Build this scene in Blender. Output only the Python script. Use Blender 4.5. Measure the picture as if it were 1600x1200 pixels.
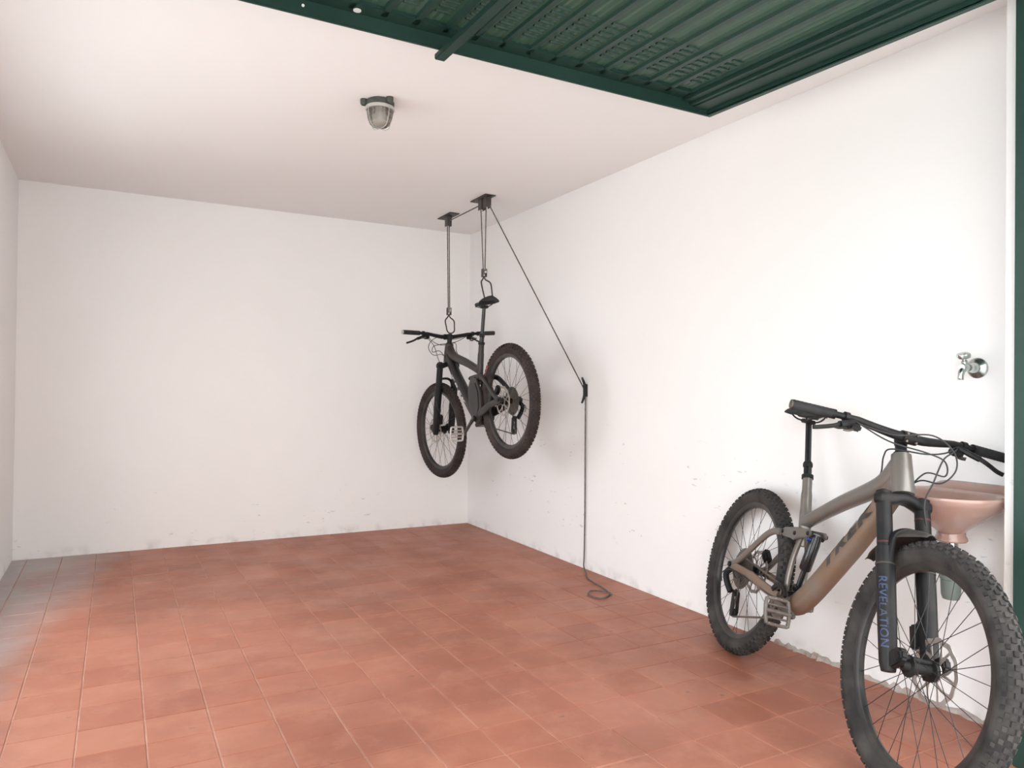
import bpy, bmesh, math, random
from mathutils import Matrix, Vector
random.seed(7)
for o in list(bpy.data.objects): bpy.data.objects.remove(o)
S = bpy.context.scene
COL = S.collection
PI = math.pi

# ------------------------------------------------------------------ camera
FPX = 1147.7
YAW, PITCH, ROLL = 0.494750, 0.009097, 0.011284
CAM = Vector((-2.7512, -5.9061, 1.1701))
_fw = Vector((math.sin(YAW)*math.cos(PITCH), math.cos(YAW)*math.cos(PITCH), math.sin(PITCH)))
_r = Vector((math.cos(YAW), -math.sin(YAW), 0)); _u = _r.cross(_fw)
_r2 = _r*math.cos(ROLL)+_u*math.sin(ROLL); _u2 = -_r*math.sin(ROLL)+_u*math.cos(ROLL)
cd = bpy.data.cameras.new('camera'); cam = bpy.data.objects.new('camera', cd); COL.objects.link(cam)
cd.sensor_fit = 'HORIZONTAL'; cd.sensor_width = 36.0; cd.lens = FPX/1600*36.0
cd.clip_start = 0.02
m = Matrix((_r2, _u2, -_fw)).transposed().to_4x4(); m.translation = CAM
cam.matrix_world = m
S.camera = cam

# ------------------------------------------------------------------ world and exposure
w = bpy.data.worlds.new('overcast_sky'); S.world = w; w.use_nodes = True
bg = w.node_tree.nodes['Background']
bg.inputs['Color'].default_value = (0.90, 0.96, 1.0, 1); bg.inputs['Strength'].default_value = 3.0
S.view_settings.view_transform = 'Standard'; S.view_settings.look = 'None'
S.view_settings.gamma = 1.0; S.view_settings.use_curve_mapping = False
S.view_settings.exposure = 0.92
# hazy sun high over the building's side: it lights the yard and the drive, not the garage directly
sd_ = bpy.data.lights.new('sun', 'SUN'); sd_.energy = 4.5; sd_.angle = math.radians(3); sd_.color = (1.0, .97, .93)
sun = bpy.data.objects.new('sun', sd_); COL.objects.link(sun)
sun.rotation_euler = Vector((.50, .75, 1.0)).to_track_quat('Z', 'Y').to_euler()

# ------------------------------------------------------------------ material helpers
def mat(name, col, rough=.5, metal=0.0, var=None, scale=6.0, amount=.5, detail=4.0, bump=0.0, bscale=60.0, spec=.5, trans=0.0, ior=1.45, contrast=(.35,.65), coat=0.0):
    M = bpy.data.materials.new(name); M.use_nodes = True
    nt = M.node_tree; b = nt.nodes['Principled BSDF']
    b.inputs['Base Color'].default_value = (*col, 1); b.inputs['Roughness'].default_value = rough
    b.inputs['Metallic'].default_value = metal; b.inputs['Specular IOR Level'].default_value = spec
    b.inputs['IOR'].default_value = ior; b.inputs['Transmission Weight'].default_value = trans
    b.inputs['Coat Weight'].default_value = coat
    if var is not None:
        tc = nt.nodes.new('ShaderNodeTexCoord'); n = nt.nodes.new('ShaderNodeTexNoise')
        n.inputs['Scale'].default_value = scale; n.inputs['Detail'].default_value = detail
        nt.links.new(tc.outputs['Object'], n.inputs['Vector'])
        r = nt.nodes.new('ShaderNodeMapRange'); r.inputs['From Min'].default_value = contrast[0]; r.inputs['From Max'].default_value = contrast[1]
        r.inputs['To Max'].default_value = amount
        nt.links.new(n.outputs['Fac'], r.inputs['Value'])
        mx = nt.nodes.new('ShaderNodeMix'); mx.data_type = 'RGBA'
        mx.inputs['A'].default_value = (*col, 1); mx.inputs['B'].default_value = (*var, 1)
        nt.links.new(r.outputs['Result'], mx.inputs['Factor']); nt.links.new(mx.outputs['Result'], b.inputs['Base Color'])
    if bump:
        tc2 = nt.nodes.new('ShaderNodeTexCoord'); n2 = nt.nodes.new('ShaderNodeTexNoise'); n2.inputs['Scale'].default_value = bscale
        n2.inputs['Detail'].default_value = 3
        nt.links.new(tc2.outputs['Object'], n2.inputs['Vector'])
        bp = nt.nodes.new('ShaderNodeBump'); bp.inputs['Strength'].default_value = bump; bp.inputs['Distance'].default_value = .004
        nt.links.new(n2.outputs['Fac'], bp.inputs['Height']); nt.links.new(bp.outputs['Normal'], b.inputs['Normal'])
    return M

def wall_mat(name, col, scuff_lo, scuff_hi, scuff_amount, stain=None):
    """white plaster; short grey scuffs within a height band; an optional rusty run"""
    M = bpy.data.materials.new(name); M.use_nodes = True; nt = M.node_tree; L = nt.links; b = nt.nodes['Principled BSDF']
    b.inputs['Roughness'].default_value = .8; b.inputs['Specular IOR Level'].default_value = .25
    g = nt.nodes.new('ShaderNodeNewGeometry')
    sep = nt.nodes.new('ShaderNodeSeparateXYZ'); L.new(g.outputs['Position'], sep.inputs[0])
    def noise(scale, detail, stretch=None):
        n = nt.nodes.new('ShaderNodeTexNoise'); n.inputs['Scale'].default_value = scale; n.inputs['Detail'].default_value = detail
        if stretch:
            mp = nt.nodes.new('ShaderNodeMapping'); mp.inputs['Scale'].default_value = stretch[0]; mp.inputs['Rotation'].default_value = stretch[1]
            L.new(g.outputs['Position'], mp.inputs[0]); L.new(mp.outputs[0], n.inputs['Vector'])
        else: L.new(g.outputs['Position'], n.inputs['Vector'])
        return n.outputs['Fac']
    def rng(v, a, c, lo=0., hi=1.):
        r = nt.nodes.new('ShaderNodeMapRange'); r.inputs['From Min'].default_value = a; r.inputs['From Max'].default_value = c
        r.inputs['To Min'].default_value = lo; r.inputs['To Max'].default_value = hi; L.new(v, r.inputs['Value']); return r.outputs['Result']
    def mul(a, c):
        k = nt.nodes.new('ShaderNodeMath'); k.operation = 'MULTIPLY'
        for i, x in enumerate((a, c)):
            if isinstance(x, (int, float)): k.inputs[i].default_value = x
            else: L.new(x, k.inputs[i])
        return k.outputs[0]
    def mixc(f, a, c):
        k = nt.nodes.new('ShaderNodeMix'); k.data_type = 'RGBA'; L.new(f, k.inputs['Factor'])
        for key, x in (('A', a), ('B', c)):
            if isinstance(x, tuple): k.inputs[key].default_value = (*x, 1)
            else: L.new(x, k.inputs[key])
        return k.outputs['Result']
    base = mixc(rng(noise(1.3, 5), .35, .7, 0, .5), col, tuple(c*.95 for c in col))
    marks = rng(noise(16, 3, ((1, 1, 2.6), (.5, .2, .3))), .665, .70)
    zone = rng(noise(2.1, 2), .5, .58)
    band = mul(rng(sep.outputs['Z'], scuff_hi, scuff_hi-.25), rng(sep.outputs['Z'], scuff_lo-.05, scuff_lo+.05))
    c = mixc(mul(mul(marks, zone), mul(band, scuff_amount)), base, (.42, .42, .44))
    # damp and dirt just above the floor, ragged
    low = rng(sep.outputs['Z'], .075, .0)
    c = mixc(mul(mul(low, rng(noise(9, 5), .5, .66)), .4), c, (.45, .42, .39))
    if stain:
        y0, wd, z0, z1, sc = stain
        d = nt.nodes.new('ShaderNodeMath'); d.operation = 'SUBTRACT'; L.new(sep.outputs['Y'], d.inputs[0]); d.inputs[1].default_value = y0
        ab = nt.nodes.new('ShaderNodeMath'); ab.operation = 'ABSOLUTE'; L.new(d.outputs[0], ab.inputs[0])
        f = mul(mul(rng(ab.outputs[0], wd, wd*.1), rng(sep.outputs['Z'], z1, z1-.2)), rng(noise(7, 4, ((1, 1, .25), (0, 0, 0))), .4, .7))
        c = mixc(mul(f, .55), c, sc)
    L.new(c, b.inputs['Base Color'])
    bp = nt.nodes.new('ShaderNodeBump'); bp.inputs['Strength'].default_value = .12; bp.inputs['Distance'].default_value = .003
    L.new(noise(45, 5), bp.inputs['Height']); L.new(bp.outputs['Normal'], b.inputs['Normal'])
    return M

def tile_mat():
    M = bpy.data.materials.new('terracotta_tile'); M.use_nodes = True; nt = M.node_tree; L = nt.links; b = nt.nodes['Principled BSDF']
    g = nt.nodes.new('ShaderNodeNewGeometry')
    sn = nt.nodes.new('ShaderNodeVectorMath'); sn.operation = 'ADD'; sn.inputs[1].default_value = (0, TOY, 0); L.new(g.outputs['Position'], sn.inputs[0])
    dv = nt.nodes.new('ShaderNodeVectorMath'); dv.operation = 'DIVIDE'; dv.inputs[1].default_value = (TPX, TPY, 50); L.new(sn.outputs[0], dv.inputs[0])
    fl = nt.nodes.new('ShaderNodeVectorMath'); fl.operation = 'FLOOR'; L.new(dv.outputs[0], fl.inputs[0])
    wn = nt.nodes.new('ShaderNodeTexWhiteNoise'); wn.noise_dimensions = '2D'; L.new(fl.outputs[0], wn.inputs['Vector'])
    cr = nt.nodes.new('ShaderNodeValToRGB'); L.new(wn.outputs['Value'], cr.inputs[0])
    e = cr.color_ramp.elements
    e[0].position = 0; e[0].color = (.32, .108, .065, 1); e[1].position = 1; e[1].color = (.42, .170, .108, 1)
    for p_, c_ in ((.10, (.36, .130, .080)), (.5, (.385, .142, .088)), (.85, (.40, .152, .096))):
        k = e.new(p_); k.color = (*c_, 1)
    def noise(scale, detail, rough=.5):
        n = nt.nodes.new('ShaderNodeTexNoise'); n.inputs['Scale'].default_value = scale; n.inputs['Detail'].default_value = detail; n.inputs['Roughness'].default_value = rough
        L.new(g.outputs['Position'], n.inputs['Vector']); return n.outputs['Fac']
    def rng(v, a, c, lo, hi):
        r = nt.nodes.new('ShaderNodeMapRange'); r.inputs['From Min'].default_value = a; r.inputs['From Max'].default_value = c
        r.inputs['To Min'].default_value = lo; r.inputs['To Max'].default_value = hi; L.new(v, r.inputs['Value']); return r.outputs['Result']
    def mixc(f, a, c):
        k = nt.nodes.new('ShaderNodeMix'); k.data_type = 'RGBA'; L.new(f, k.inputs['Factor']); L.new(a, k.inputs['A']); k.inputs['B'].default_value = (*c, 1); return k.outputs['Result']
    def mul(a, c):
        k = nt.nodes.new('ShaderNodeMath'); k.operation = 'MULTIPLY'; L.new(a, k.inputs[0]); L.new(c, k.inputs[1]); return k.outputs[0]
    c = mixc(rng(noise(1.6, 6, .6), .42, .66, 0, .8), cr.outputs[0], (.26, .092, .056))
    c = mixc(rng(noise(5.5, 6, .65), .48, .70, 0, .6), c, (.46, .205, .135))
    c = mixc(rng(noise(11, 3), .70, .76, 0, .7), c, (.17, .075, .05))
    # washed-out grey painted into the tile colour towards the far left corner
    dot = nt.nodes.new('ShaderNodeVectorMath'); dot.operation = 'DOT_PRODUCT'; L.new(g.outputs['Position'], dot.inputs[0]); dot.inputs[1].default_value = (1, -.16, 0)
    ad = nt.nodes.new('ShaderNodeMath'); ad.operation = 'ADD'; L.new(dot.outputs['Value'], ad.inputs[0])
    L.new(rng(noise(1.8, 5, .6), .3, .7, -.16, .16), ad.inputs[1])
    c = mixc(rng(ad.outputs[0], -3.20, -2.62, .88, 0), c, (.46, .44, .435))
    L.new(c, b.inputs['Base Color'])
    L.new(rng(noise(3, 4), .35, .7, .42, .62), b.inputs['Roughness']); b.inputs['Specular IOR Level'].default_value = .4
    bp = nt.nodes.new('ShaderNodeBump'); bp.inputs['Strength'].default_value = .1; bp.inputs['Distance'].default_value = .003
    L.new(noise(30, 4), bp.inputs['Height']); L.new(bp.outputs['Normal'], b.inputs['Normal'])
    return M

TPX, TPY, TOY = .2035, .2005, .008      # tile pitch and offset
MT = {}
MT['wall_back'] = wall_mat('white_plaster_back', (.915, .91, .905), .0, .55, .5)
MT['wall_right'] = wall_mat('white_plaster_right', (.90, .893, .887), .25, 1.0, .55, (-4.52, .18, 0, .85, (.62, .52, .36)))
MT['wall_left'] = wall_mat('white_plaster_left', (.905, .90, .895), .0, .4, .3)
MT['ceiling'] = mat('ceiling_paint', (.905, .895, .888), .85, var=(.88, .86, .85), scale=.8, amount=.6, spec=.2, bump=.05, bscale=40)
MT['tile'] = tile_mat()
MT['grout'] = mat('pale_grout', (.54, .33, .25), .9, var=(.38, .17, .115), scale=9, amount=.8)
MT['concrete'] = mat('outdoor_concrete', (.55, .54, .52), .9, var=(.45, .44, .42), scale=2, amount=.7)
MT['facade'] = mat('facade_plaster', (.70, .64, .60), .9)
MT['green'] = mat('green_paint', (.011, .036, .028), .5, var=(.015, .044, .034), scale=3, amount=.7, spec=.3)
MT['green_panel'] = mat('green_sheet', (.024, .070, .043), .40, var=(.032, .080, .050), scale=2.5, amount=.8, spec=.55)
MT['green_dark'] = mat('green_rib', (.008, .036, .026), .45)
MT['green_post'] = mat('green_post_paint', (.016, .052, .040), .5, var=(.012, .042, .032), scale=3, amount=.7)
MT['chip'] = mat('bare_metal_chip', (.75, .77, .76), .5)
MT['black'] = mat('black_anodised', (.007, .0075, .009), .48, metal=.0, var=(.024, .021, .019), scale=14, amount=.55, spec=.32)
MT['black_rubber'] = mat('black_rubber', (.022, .022, .024), .75, var=(.05, .05, .052), scale=20, amount=.5, spec=.3)
MT['tyre'] = mat('dusty_tyre_rubber', (.022, .021, .021), .8, var=(.070, .063, .056), scale=11, amount=.8, spec=.3, bump=.25, bscale=90)
MT['knob'] = mat('dusty_tread', (.019, .0185, .019), .85, var=(.072, .066, .060), scale=16, amount=.75, spec=.25)
MT['tyre2'] = mat('brown_dusty_tyre', (.034, .027, .026), .85, var=(.072, .056, .051), scale=11, amount=.7, spec=.2, bump=.2, bscale=90)
MT['knob2'] = mat('brown_dusty_tread', (.028, .022, .021), .85, var=(.075, .060, .053), scale=16, amount=.7, spec=.2)
MT['rim'] = mat('black_rim', (.016, .016, .017), .32, var=(.07, .06, .05), scale=12, amount=.6)
MT['spoke'] = mat('dark_spoke', (.035, .035, .037), .4, metal=.6)
MT['steel'] = mat('rotor_steel', (.48, .44, .41), .42, metal=.7, var=(.30, .25, .21), scale=20, amount=.6)
MT['gunmetal'] = mat('dusty_drivetrain', (.10, .095, .09), .45, metal=.6, var=(.2, .16, .13), scale=18, amount=.7)
MT['pedal'] = mat('grey_cast_pedal', (.20, .185, .17), .5, metal=.5, var=(.13, .10, .085), scale=30, amount=.7)
MT['silver'] = mat('silver_alloy', (.62, .60, .57), .35, metal=.9)
MT['frame1'] = mat('grey_paint_with_mud', (.20, .192, .182), .30, metal=.45, var=(.20, .165, .138), scale=5, amount=.7, spec=.5, contrast=(.38, .58))
MT['frame1_dirty'] = mat('grey_paint_more_mud', (.200, .165, .140), .5, metal=.2, var=(.205, .130, .085), scale=7, amount=.9, spec=.4, contrast=(.35, .6))
MT['frame2'] = mat('anthracite_frame', (.036, .030, .029), .42, metal=.3, var=(.062, .050, .045), scale=6, amount=.7)
MT['frame2_black'] = mat('black_frame', (.012, .0115, .012), .42, var=(.024, .022, .022), scale=6, amount=.7)
MT['decal_dark'] = mat('dark_decal', (.035, .032, .030), .5, var=(.075, .06, .05), scale=30, amount=.7)
MT['decal_white'] = mat('white_decal', (.75, .72, .70), .5)
MT['decal_blue'] = mat('blue_decal', (.032, .055, .14), .45, var=(.03, .035, .05), scale=40, amount=.8)
MT['decal_red'] = mat('red_tyre_label', (.35, .06, .04), .6, var=(.1, .05, .04), scale=40, amount=.8)
MT['blue'] = mat('blue_anodised', (.02, .06, .30), .35, metal=.4)
MT['red_band'] = mat('red_travel_ring', (.06, .012, .012), .5)
MT['stanchion'] = mat('black_stanchion', (.012, .012, .013), .18, spec=.6)
MT['plastic'] = mat('black_mudguard', (.020, .020, .021), .55, var=(.08, .065, .05), scale=7, amount=.7)
MT['cable'] = mat('cable_housing', (.025, .025, .027), .45)
MT['rope'] = mat('grey_cord', (.075, .062, .057), .8, var=(.20, .18, .165), scale=60, amount=.7)
MT['hoist'] = mat('dark_hoist_metal', (.055, .047, .045), .5, var=(.09, .08, .075), scale=20, amount=.6)
MT['hook'] = mat('dark_hook_rubber', (.05, .04, .038), .55)
MT['ceramic'] = mat('pink_ceramic', (.40, .255, .215), .14, var=(.365, .23, .19), scale=4, amount=.6, spec=.6, coat=.3)
MT['trap'] = mat('grey_green_plastic', (.14, .18, .165), .4, var=(.19, .22, .20), scale=8, amount=.6)
MT['chrome'] = mat('dull_chrome', (.50, .54, .52), .22, metal=1.0)
MT['lampbase'] = mat('grey_lamp_base', (.05, .055, .048), .6, var=(.09, .09, .08), scale=30, amount=.6)
MT['lampring'] = mat('pale_lamp_ring', (.48, .47, .44), .5)
MT['bulb'] = mat('white_bulb', (.85, .84, .80), .25)
MT['mortar'] = mat('crumbly_mortar', (.50, .44, .40), .95, var=(.33, .26, .22), scale=25, amount=.8, bump=.5, bscale=80)
MT['glass'] = mat('ribbed_lamp_glass', (.84, .81, .77), .12, trans=.92, ior=1.35)

# ------------------------------------------------------------------ mesh helpers
class MB:
    def __init__(s): s.v = []; s.f = []
    def add(s, vs, fs):
        k = len(s.v); s.v += [Vector(p) for p in vs]; s.f += [[i+k for i in q] for q in fs]; return s
    def box(s, c, d, R=None):
        c = Vector(c); x, y, z = d[0]/2, d[1]/2, d[2]/2
        P = [Vector(p) for p in ((-x,-y,-z),(x,-y,-z),(x,y,-z),(-x,y,-z),(-x,-y,z),(x,-y,z),(x,y,z),(-x,y,z))]
        if R is not None: P = [R @ p for p in P]
        return s.add([c+p for p in P], [(3,2,1,0),(4,5,6,7),(0,1,5,4),(1,2,6,5),(2,3,7,6),(3,0,4,7)])
    def bar(s, a, b, wd, ht, up=(0,0,1)):
        a, b = Vector(a), Vector(b); d = (b-a).normalized(); u = Vector(up); x = d.cross(u).normalized(); u = x.cross(d)
        R = Matrix((d, x, u)).transposed()
        return s.box((a+b)/2, ((b-a).length, wd, ht), R)
    def tube(s, pts, rad, n=12, caps=True, up=(0,1,0), sq=2.0, closed=False):
        """rad: number, or per point a number / (across up, along up)"""
        pts = [Vector(p) for p in pts]; N = len(pts); up = Vector(up); rings = []
        for i, p in enumerate(pts):
            if closed: t = (pts[(i+1) % N]-pts[i-1])
            else: t = pts[min(i+1, N-1)]-pts[max(i-1, 0)]
            t.normalize()
            x = up - t*up.dot(t)
            if x.length < 1e-4: x = t.orthogonal()
            x.normalize(); y = t.cross(x); up = x if not closed or True else up
            r = rad[i] if isinstance(rad, (list, tuple)) and not (len(rad) == 2 and N != 2 and not isinstance(rad[0], (list, tuple))) else rad
            a, b = (r if isinstance(r, (list, tuple)) else (r, r))
            ring = []
            for k in range(n):
                th = 2*PI*k/n; c, sn = math.cos(th), math.sin(th)
                if sq != 2.0:
                    c = math.copysign(abs(c)**(2/sq), c); sn = math.copysign(abs(sn)**(2/sq), sn)
                ring.append(p + x*(b*c) + y*(a*sn))
            rings.append(ring)
        vs = [q for r_ in rings for q in r_]; fs = []
        M_ = N if closed else N-1
        for i in range(M_):
            for k in range(n):
                a0, a1 = i*n+k, i*n+(k+1) % n; b0, b1 = ((i+1) % N)*n+k, ((i+1) % N)*n+(k+1) % n
                fs.append((a0, a1, b1, b0))
        if caps and not closed:
            fs.append(tuple(range(n-1, -1, -1))); fs.append(tuple((N-1)*n+k for k in range(n)))
        return s.add(vs, fs)
    def lathe(s, prof, o=(0,0,0), ax=(0,0,1), n=24, ref=(1,0,0)):
        """profile [(radius, height)] about axis ax from o"""
        o = Vector(o); ax = Vector(ax).normalized(); rf = Vector(ref); x = rf - ax*rf.dot(ax)
        if x.length < 1e-3: x = ax.orthogonal()
        x.normalize(); y = ax.cross(x); vs = []; fs = []; idx = []
        for r, h in prof:
            if r < 1e-6: idx.append([len(vs)]); vs.append(o+ax*h)
            else:
                idx.append(list(range(len(vs), len(vs)+n)))
                for k in range(n):
                    t = 2*PI*k/n; vs.append(o+ax*h+x*(r*math.cos(t))+y*(r*math.sin(t)))
        for a, b in zip(idx, idx[1:]):
            for k in range(n):
                k2 = (k+1) % n
                if len(a) == 1 and len(b) == 1: continue
                if len(a) == 1: fs.append((a[0], b[k], b[k2])[::-1])
                elif len(b) == 1: fs.append((a[k], a[k2], b[0]))
                else: fs.append((a[k], a[k2], b[k2], b[k]))
        return s.add(vs, fs)
    def revolve(s, prof, n=64):
        """closed profile [(r,y)] about the local y axis"""
        vs = []; fs = []; m_ = len(prof)
        for k in range(n):
            t = 2*PI*k/n
            for r, y in prof: vs.append((r*math.cos(t), y, r*math.sin(t)))
        for k in range(n):
            for j in range(m_):
                a, b = k*m_+j, k*m_+(j+1) % m_; c, d = ((k+1) % n)*m_+(j+1) % m_, ((k+1) % n)*m_+j
                fs.append((a, b, c, d))
        return s.add(vs, fs)
    def prism(s, poly, o, ux, uy, th):
        """polygon in the plane (ux,uy) at o, thickened th both ways halves"""
        o, ux, uy = Vector(o), Vector(ux), Vector(uy); nz = ux.cross(uy).normalized(); n = len(poly)
        A = [o+ux*p[0]+uy*p[1]-nz*th/2 for p in poly]; B = [p+nz*th for p in A]
        return s.add(A+B, [tuple(range(n-1, -1, -1)), tuple(range(n, 2*n))]+[(i, (i+1) % n, n+(i+1) % n, n+i) for i in range(n)])
    def mesh(s, name, mt, bevel=0, smooth=40):
        me = bpy.data.meshes.new(name); me.from_pydata([tuple(p) for p in s.v], [], s.f)
        bm = bmesh.new(); bm.from_mesh(me)
        bmesh.ops.recalc_face_normals(bm, faces=bm.faces)
        if bevel:
            ed = [e for e in bm.edges if len(e.link_faces) == 2 and e.calc_face_angle(0) > .6]
            bmesh.ops.bevel(bm, geom=ed, offset=bevel, segments=2, affect='EDGES', clamp_overlap=True)
        bm.to_mesh(me); bm.free()
        if smooth:
            me.polygons.foreach_set('use_smooth', [True]*len(me.polygons)); me.set_sharp_from_angle(angle=math.radians(smooth))
        me.materials.append(mt); me.update(); return me
    def build(s, name, mt, parent=None, M=None, bevel=0, smooth=40):
        return obj(name, s.mesh(name, MT[mt] if isinstance(mt, str) else mt, bevel, smooth), parent, M)

def obj(name, data, parent=None, M=None):
    o = bpy.data.objects.new(name, data); COL.objects.link(o)
    if parent is not None: o.parent = parent
    if M is not None: o.matrix_basis = M
    return o
def empty(name, M=None, parent=None):
    o = obj(name, None, parent, M); o.empty_display_size = .1; return o
def tag(o, label=None, cat=None, group=None, kind=None):
    if label: o['label'] = label
    if cat: o['category'] = cat
    if group: o['group'] = group
    if kind: o['kind'] = kind
    return o
def struct(o, label=None): o['kind'] = 'structure'; return tag(o, label)
def spline(pts, per=8):
    pts = [Vector(p) for p in pts]; out = []
    for i in range(len(pts)-1):
        p0, p1, p2, p3 = pts[max(i-1, 0)], pts[i], pts[i+1], pts[min(i+2, len(pts)-1)]
        for k in range(per):
            t = k/per
            out.append(.5*((2*p1)+(p2-p0)*t+(2*p0-5*p1+4*p2-p3)*t*t+(3*p1-p0-3*p2+p3)*t**3))
    return out+[pts[-1]]
def text_mb(txt, size, bold=.0, shear=0.0, space=1.0):
    cu = bpy.data.curves.new('t', 'FONT'); cu.body = txt; cu.size = size; cu.offset = bold; cu.shear = shear; cu.space_character = space
    cu.resolution_u = 3
    o = bpy.data.objects.new('t', cu); COL.objects.link(o)
    dg = bpy.context.evaluated_depsgraph_get(); dg.update()
    me = bpy.data.meshes.new_from_object(o.evaluated_get(dg))
    bm = bmesh.new(); bm.from_mesh(me); bmesh.ops.remove_doubles(bm, verts=bm.verts, dist=1e-6)
    bmesh.ops.triangulate(bm, faces=bm.faces)
    for _ in range(2): bmesh.ops.subdivide_edges(bm, edges=[e for e in bm.edges if e.calc_length() > size*.12], cuts=1)
    bmesh.ops.triangulate(bm, faces=[f for f in bm.faces if len(f.verts) > 3])
    bm.verts.index_update()
    vs = [v.co.copy() for v in bm.verts]; fs = [[v.index for v in f.verts] for f in bm.faces]
    bm.free(); bpy.data.objects.remove(o); bpy.data.meshes.remove(me); bpy.data.curves.remove(cu)
    x0 = min(v.x for v in vs); x1 = max(v.x for v in vs); y0 = min(v.y for v in vs); y1 = max(v.y for v in vs)
    return [(v.x-x0, v.y-(y0+y1)/2) for v in vs], fs, x1-x0, y1-y0

# ------------------------------------------------------------------ room
H, WD, FY = 2.55, 3.343, -4.5624        # ceiling height, garage width, inner face of the front wall
T = .22
fl = MB().box((-WD/2, -2.4, -.0635), (WD+.1, 4.9, .12)).build('floor', 'grout'); struct(fl)   # top at -.0035
MB().box((-WD/2, T/2, H/2-.05), (WD+2*T, T, H+.1)).build('wall_back', 'wall_back'); struct(bpy.data.objects['wall_back'])
MB().box((T/2, (FY-.2)/2, H/2-.05), (T, -FY+.2, H+.1)).build('wall_right', 'wall_right'); struct(bpy.data.objects['wall_right'])
# left wall; its unseen opening is added and sized to let side light in
WY0, WY1, WZ0, WZ1 = -3.75, -1.35, .25, 2.15
wl = MB()
yb, yf = 0.0, FY-.2
wl.box((-WD-T/2, (yb+WY1)/2, H/2), (T, yb-WY1, H)); wl.box((-WD-T/2, (WY0+yf)/2, H/2), (T, WY0-yf, H))
wl.box((-WD-T/2, (WY0+WY1)/2, WZ0/2), (T, WY1-WY0, WZ0)); wl.box((-WD-T/2, FY/2, -.05), (T, -FY, .1)); wl.box((-WD-T/2, (WY0+WY1)/2, (WZ1+H)/2), (T, WY1-WY0, H-WZ1))
struct(wl.build('wall_left', 'wall_left'))
wf = empty('added_window_1', Matrix.Translation((-WD-T/2, (WY0+WY1)/2, WZ0))); struct(wf)
ww, wh = WY1-WY0, WZ1-WZ0
for c, d in (((0, 0, .025), (.07, ww, .05)), ((0, 0, wh-.025), (.07, ww, .05)), ((0, -ww/2+.025, wh/2), (.07, .05, wh)), ((0, ww/2-.025, wh/2), (.07, .05, wh)), ((0, 0, wh/2), (.06, .04, wh))):
    MB().box(c, d).build('added_window_frame', 'green_post', wf, bevel=.004)
struct(MB().box((-WD/2, (FY-.2)/2, H+.1), (WD+2*T+.6, -FY+.2+2*T, .2)).build('ceiling', 'ceiling'))
# front wall: piers either side of the opening and the lintel over it
struct(MB().box((-.1+.8, FY-.1, H/2), (1.8, .2, H)).build('wall_front_right', 'wall_right'))
struct(MB().box((-WD+.1-.8, FY-.1, H/2), (1.8, .2, H)).build('wall_front_left', 'wall_left'))
struct(MB().box((-WD/2, FY-.1, H-.02), (WD-.4, .2, .05)).build('trim_1', 'facade'))
struct(MB().box((-1.7, -14.8-.0, -.05), (26, 20.0, .06)).build('ground_outside', 'concrete'))
struct(MB().box((-1.7, -11.6, 2.9), (24, .3, 5.9)).build('added_wall_opposite', 'facade'))  # added unseen wall: blocks low sky light and bounces warm light inside
struct(MB().box((-9.3-WD, 0, -.05), (18, 9.6, .06)).build('ground_beside', 'concrete'))

# floor tiles
def tile_mesh(name, cells):
    mb = MB()
    for cx, cy in cells:
        x, y = (TPX-.004)/2, (TPY-.004)/2; i = .0022
        lo = [(cx-x, cy-y, -.011), (cx+x, cy-y, -.011), (cx+x, cy+y, -.011), (cx-x, cy+y, -.011)]
        mi = [(a, b, -.0022) for a, b, _ in lo]; tp = [(cx-x+i, cy-y+i, 0), (cx+x-i, cy-y+i, 0), (cx+x-i, cy+y-i, 0), (cx-x+i, cy+y-i, 0)]
        mb.add(lo+mi+tp, [(k, (k+1) % 4, 4+(k+1) % 4, 4+k) for k in range(4)]+[(4+k, 4+(k+1) % 4, 8+(k+1) % 4, 8+k) for k in range(4)]+[(8, 9, 10, 11)])
    me = bpy.data.meshes.new(name); me.from_pydata([tuple(p) for p in mb.v], [], mb.f); me.materials.append(MT['tile']); me.update(); return me
def pix(P):
    d = Vector(P)-CAM; z = d.dot(_fw)
    if z < .05: return None
    return 800+FPX*d.dot(_r2)/z, 600-FPX*d.dot(_u2)/z, z
cells = []
for i in range(0, 17):
    for j in range(0, 24):
        cx, cy = -(i+.5)*TPX, -(j+.5)*TPY-TOY
        p = pix((cx, cy, 0))
        vis = 0
        if p and -60 < p[0] < 1660 and p[1] < 1240: vis = 1/p[2]**3
        cells.append((vis, cx, cy))
cells.sort(reverse=True)
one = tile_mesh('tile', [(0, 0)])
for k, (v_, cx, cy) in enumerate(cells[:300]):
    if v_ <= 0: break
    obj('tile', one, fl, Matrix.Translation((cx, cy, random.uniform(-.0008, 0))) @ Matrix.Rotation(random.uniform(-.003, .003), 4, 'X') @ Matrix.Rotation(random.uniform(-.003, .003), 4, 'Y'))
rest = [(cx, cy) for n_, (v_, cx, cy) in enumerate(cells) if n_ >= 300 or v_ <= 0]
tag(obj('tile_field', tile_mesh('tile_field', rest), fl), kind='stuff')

# crumbled mortar along the foot of the right wall
mb = MB(); N = 60; rows = []
for i in range(N+1):
    y = -3.45-i*(1.08/N)
    a = .010+.016*random.random()*(1 if i % 7 else 1.6); h = .006+.020*random.random()
    rows.append([(.002, y, h), (-a*.45, y+random.uniform(-.004, .004), h*.75), (-a, y, -.002)])
vs = [p for r in rows for p in r]; fs = []
for i in range(N):
    for k in range(2): fs.append((i*3+k, i*3+k+1, (i+1)*3+k+1, (i+1)*3+k))
struct(MB().add(vs, fs).build('trim_2', 'mortar', smooth=0))

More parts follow.
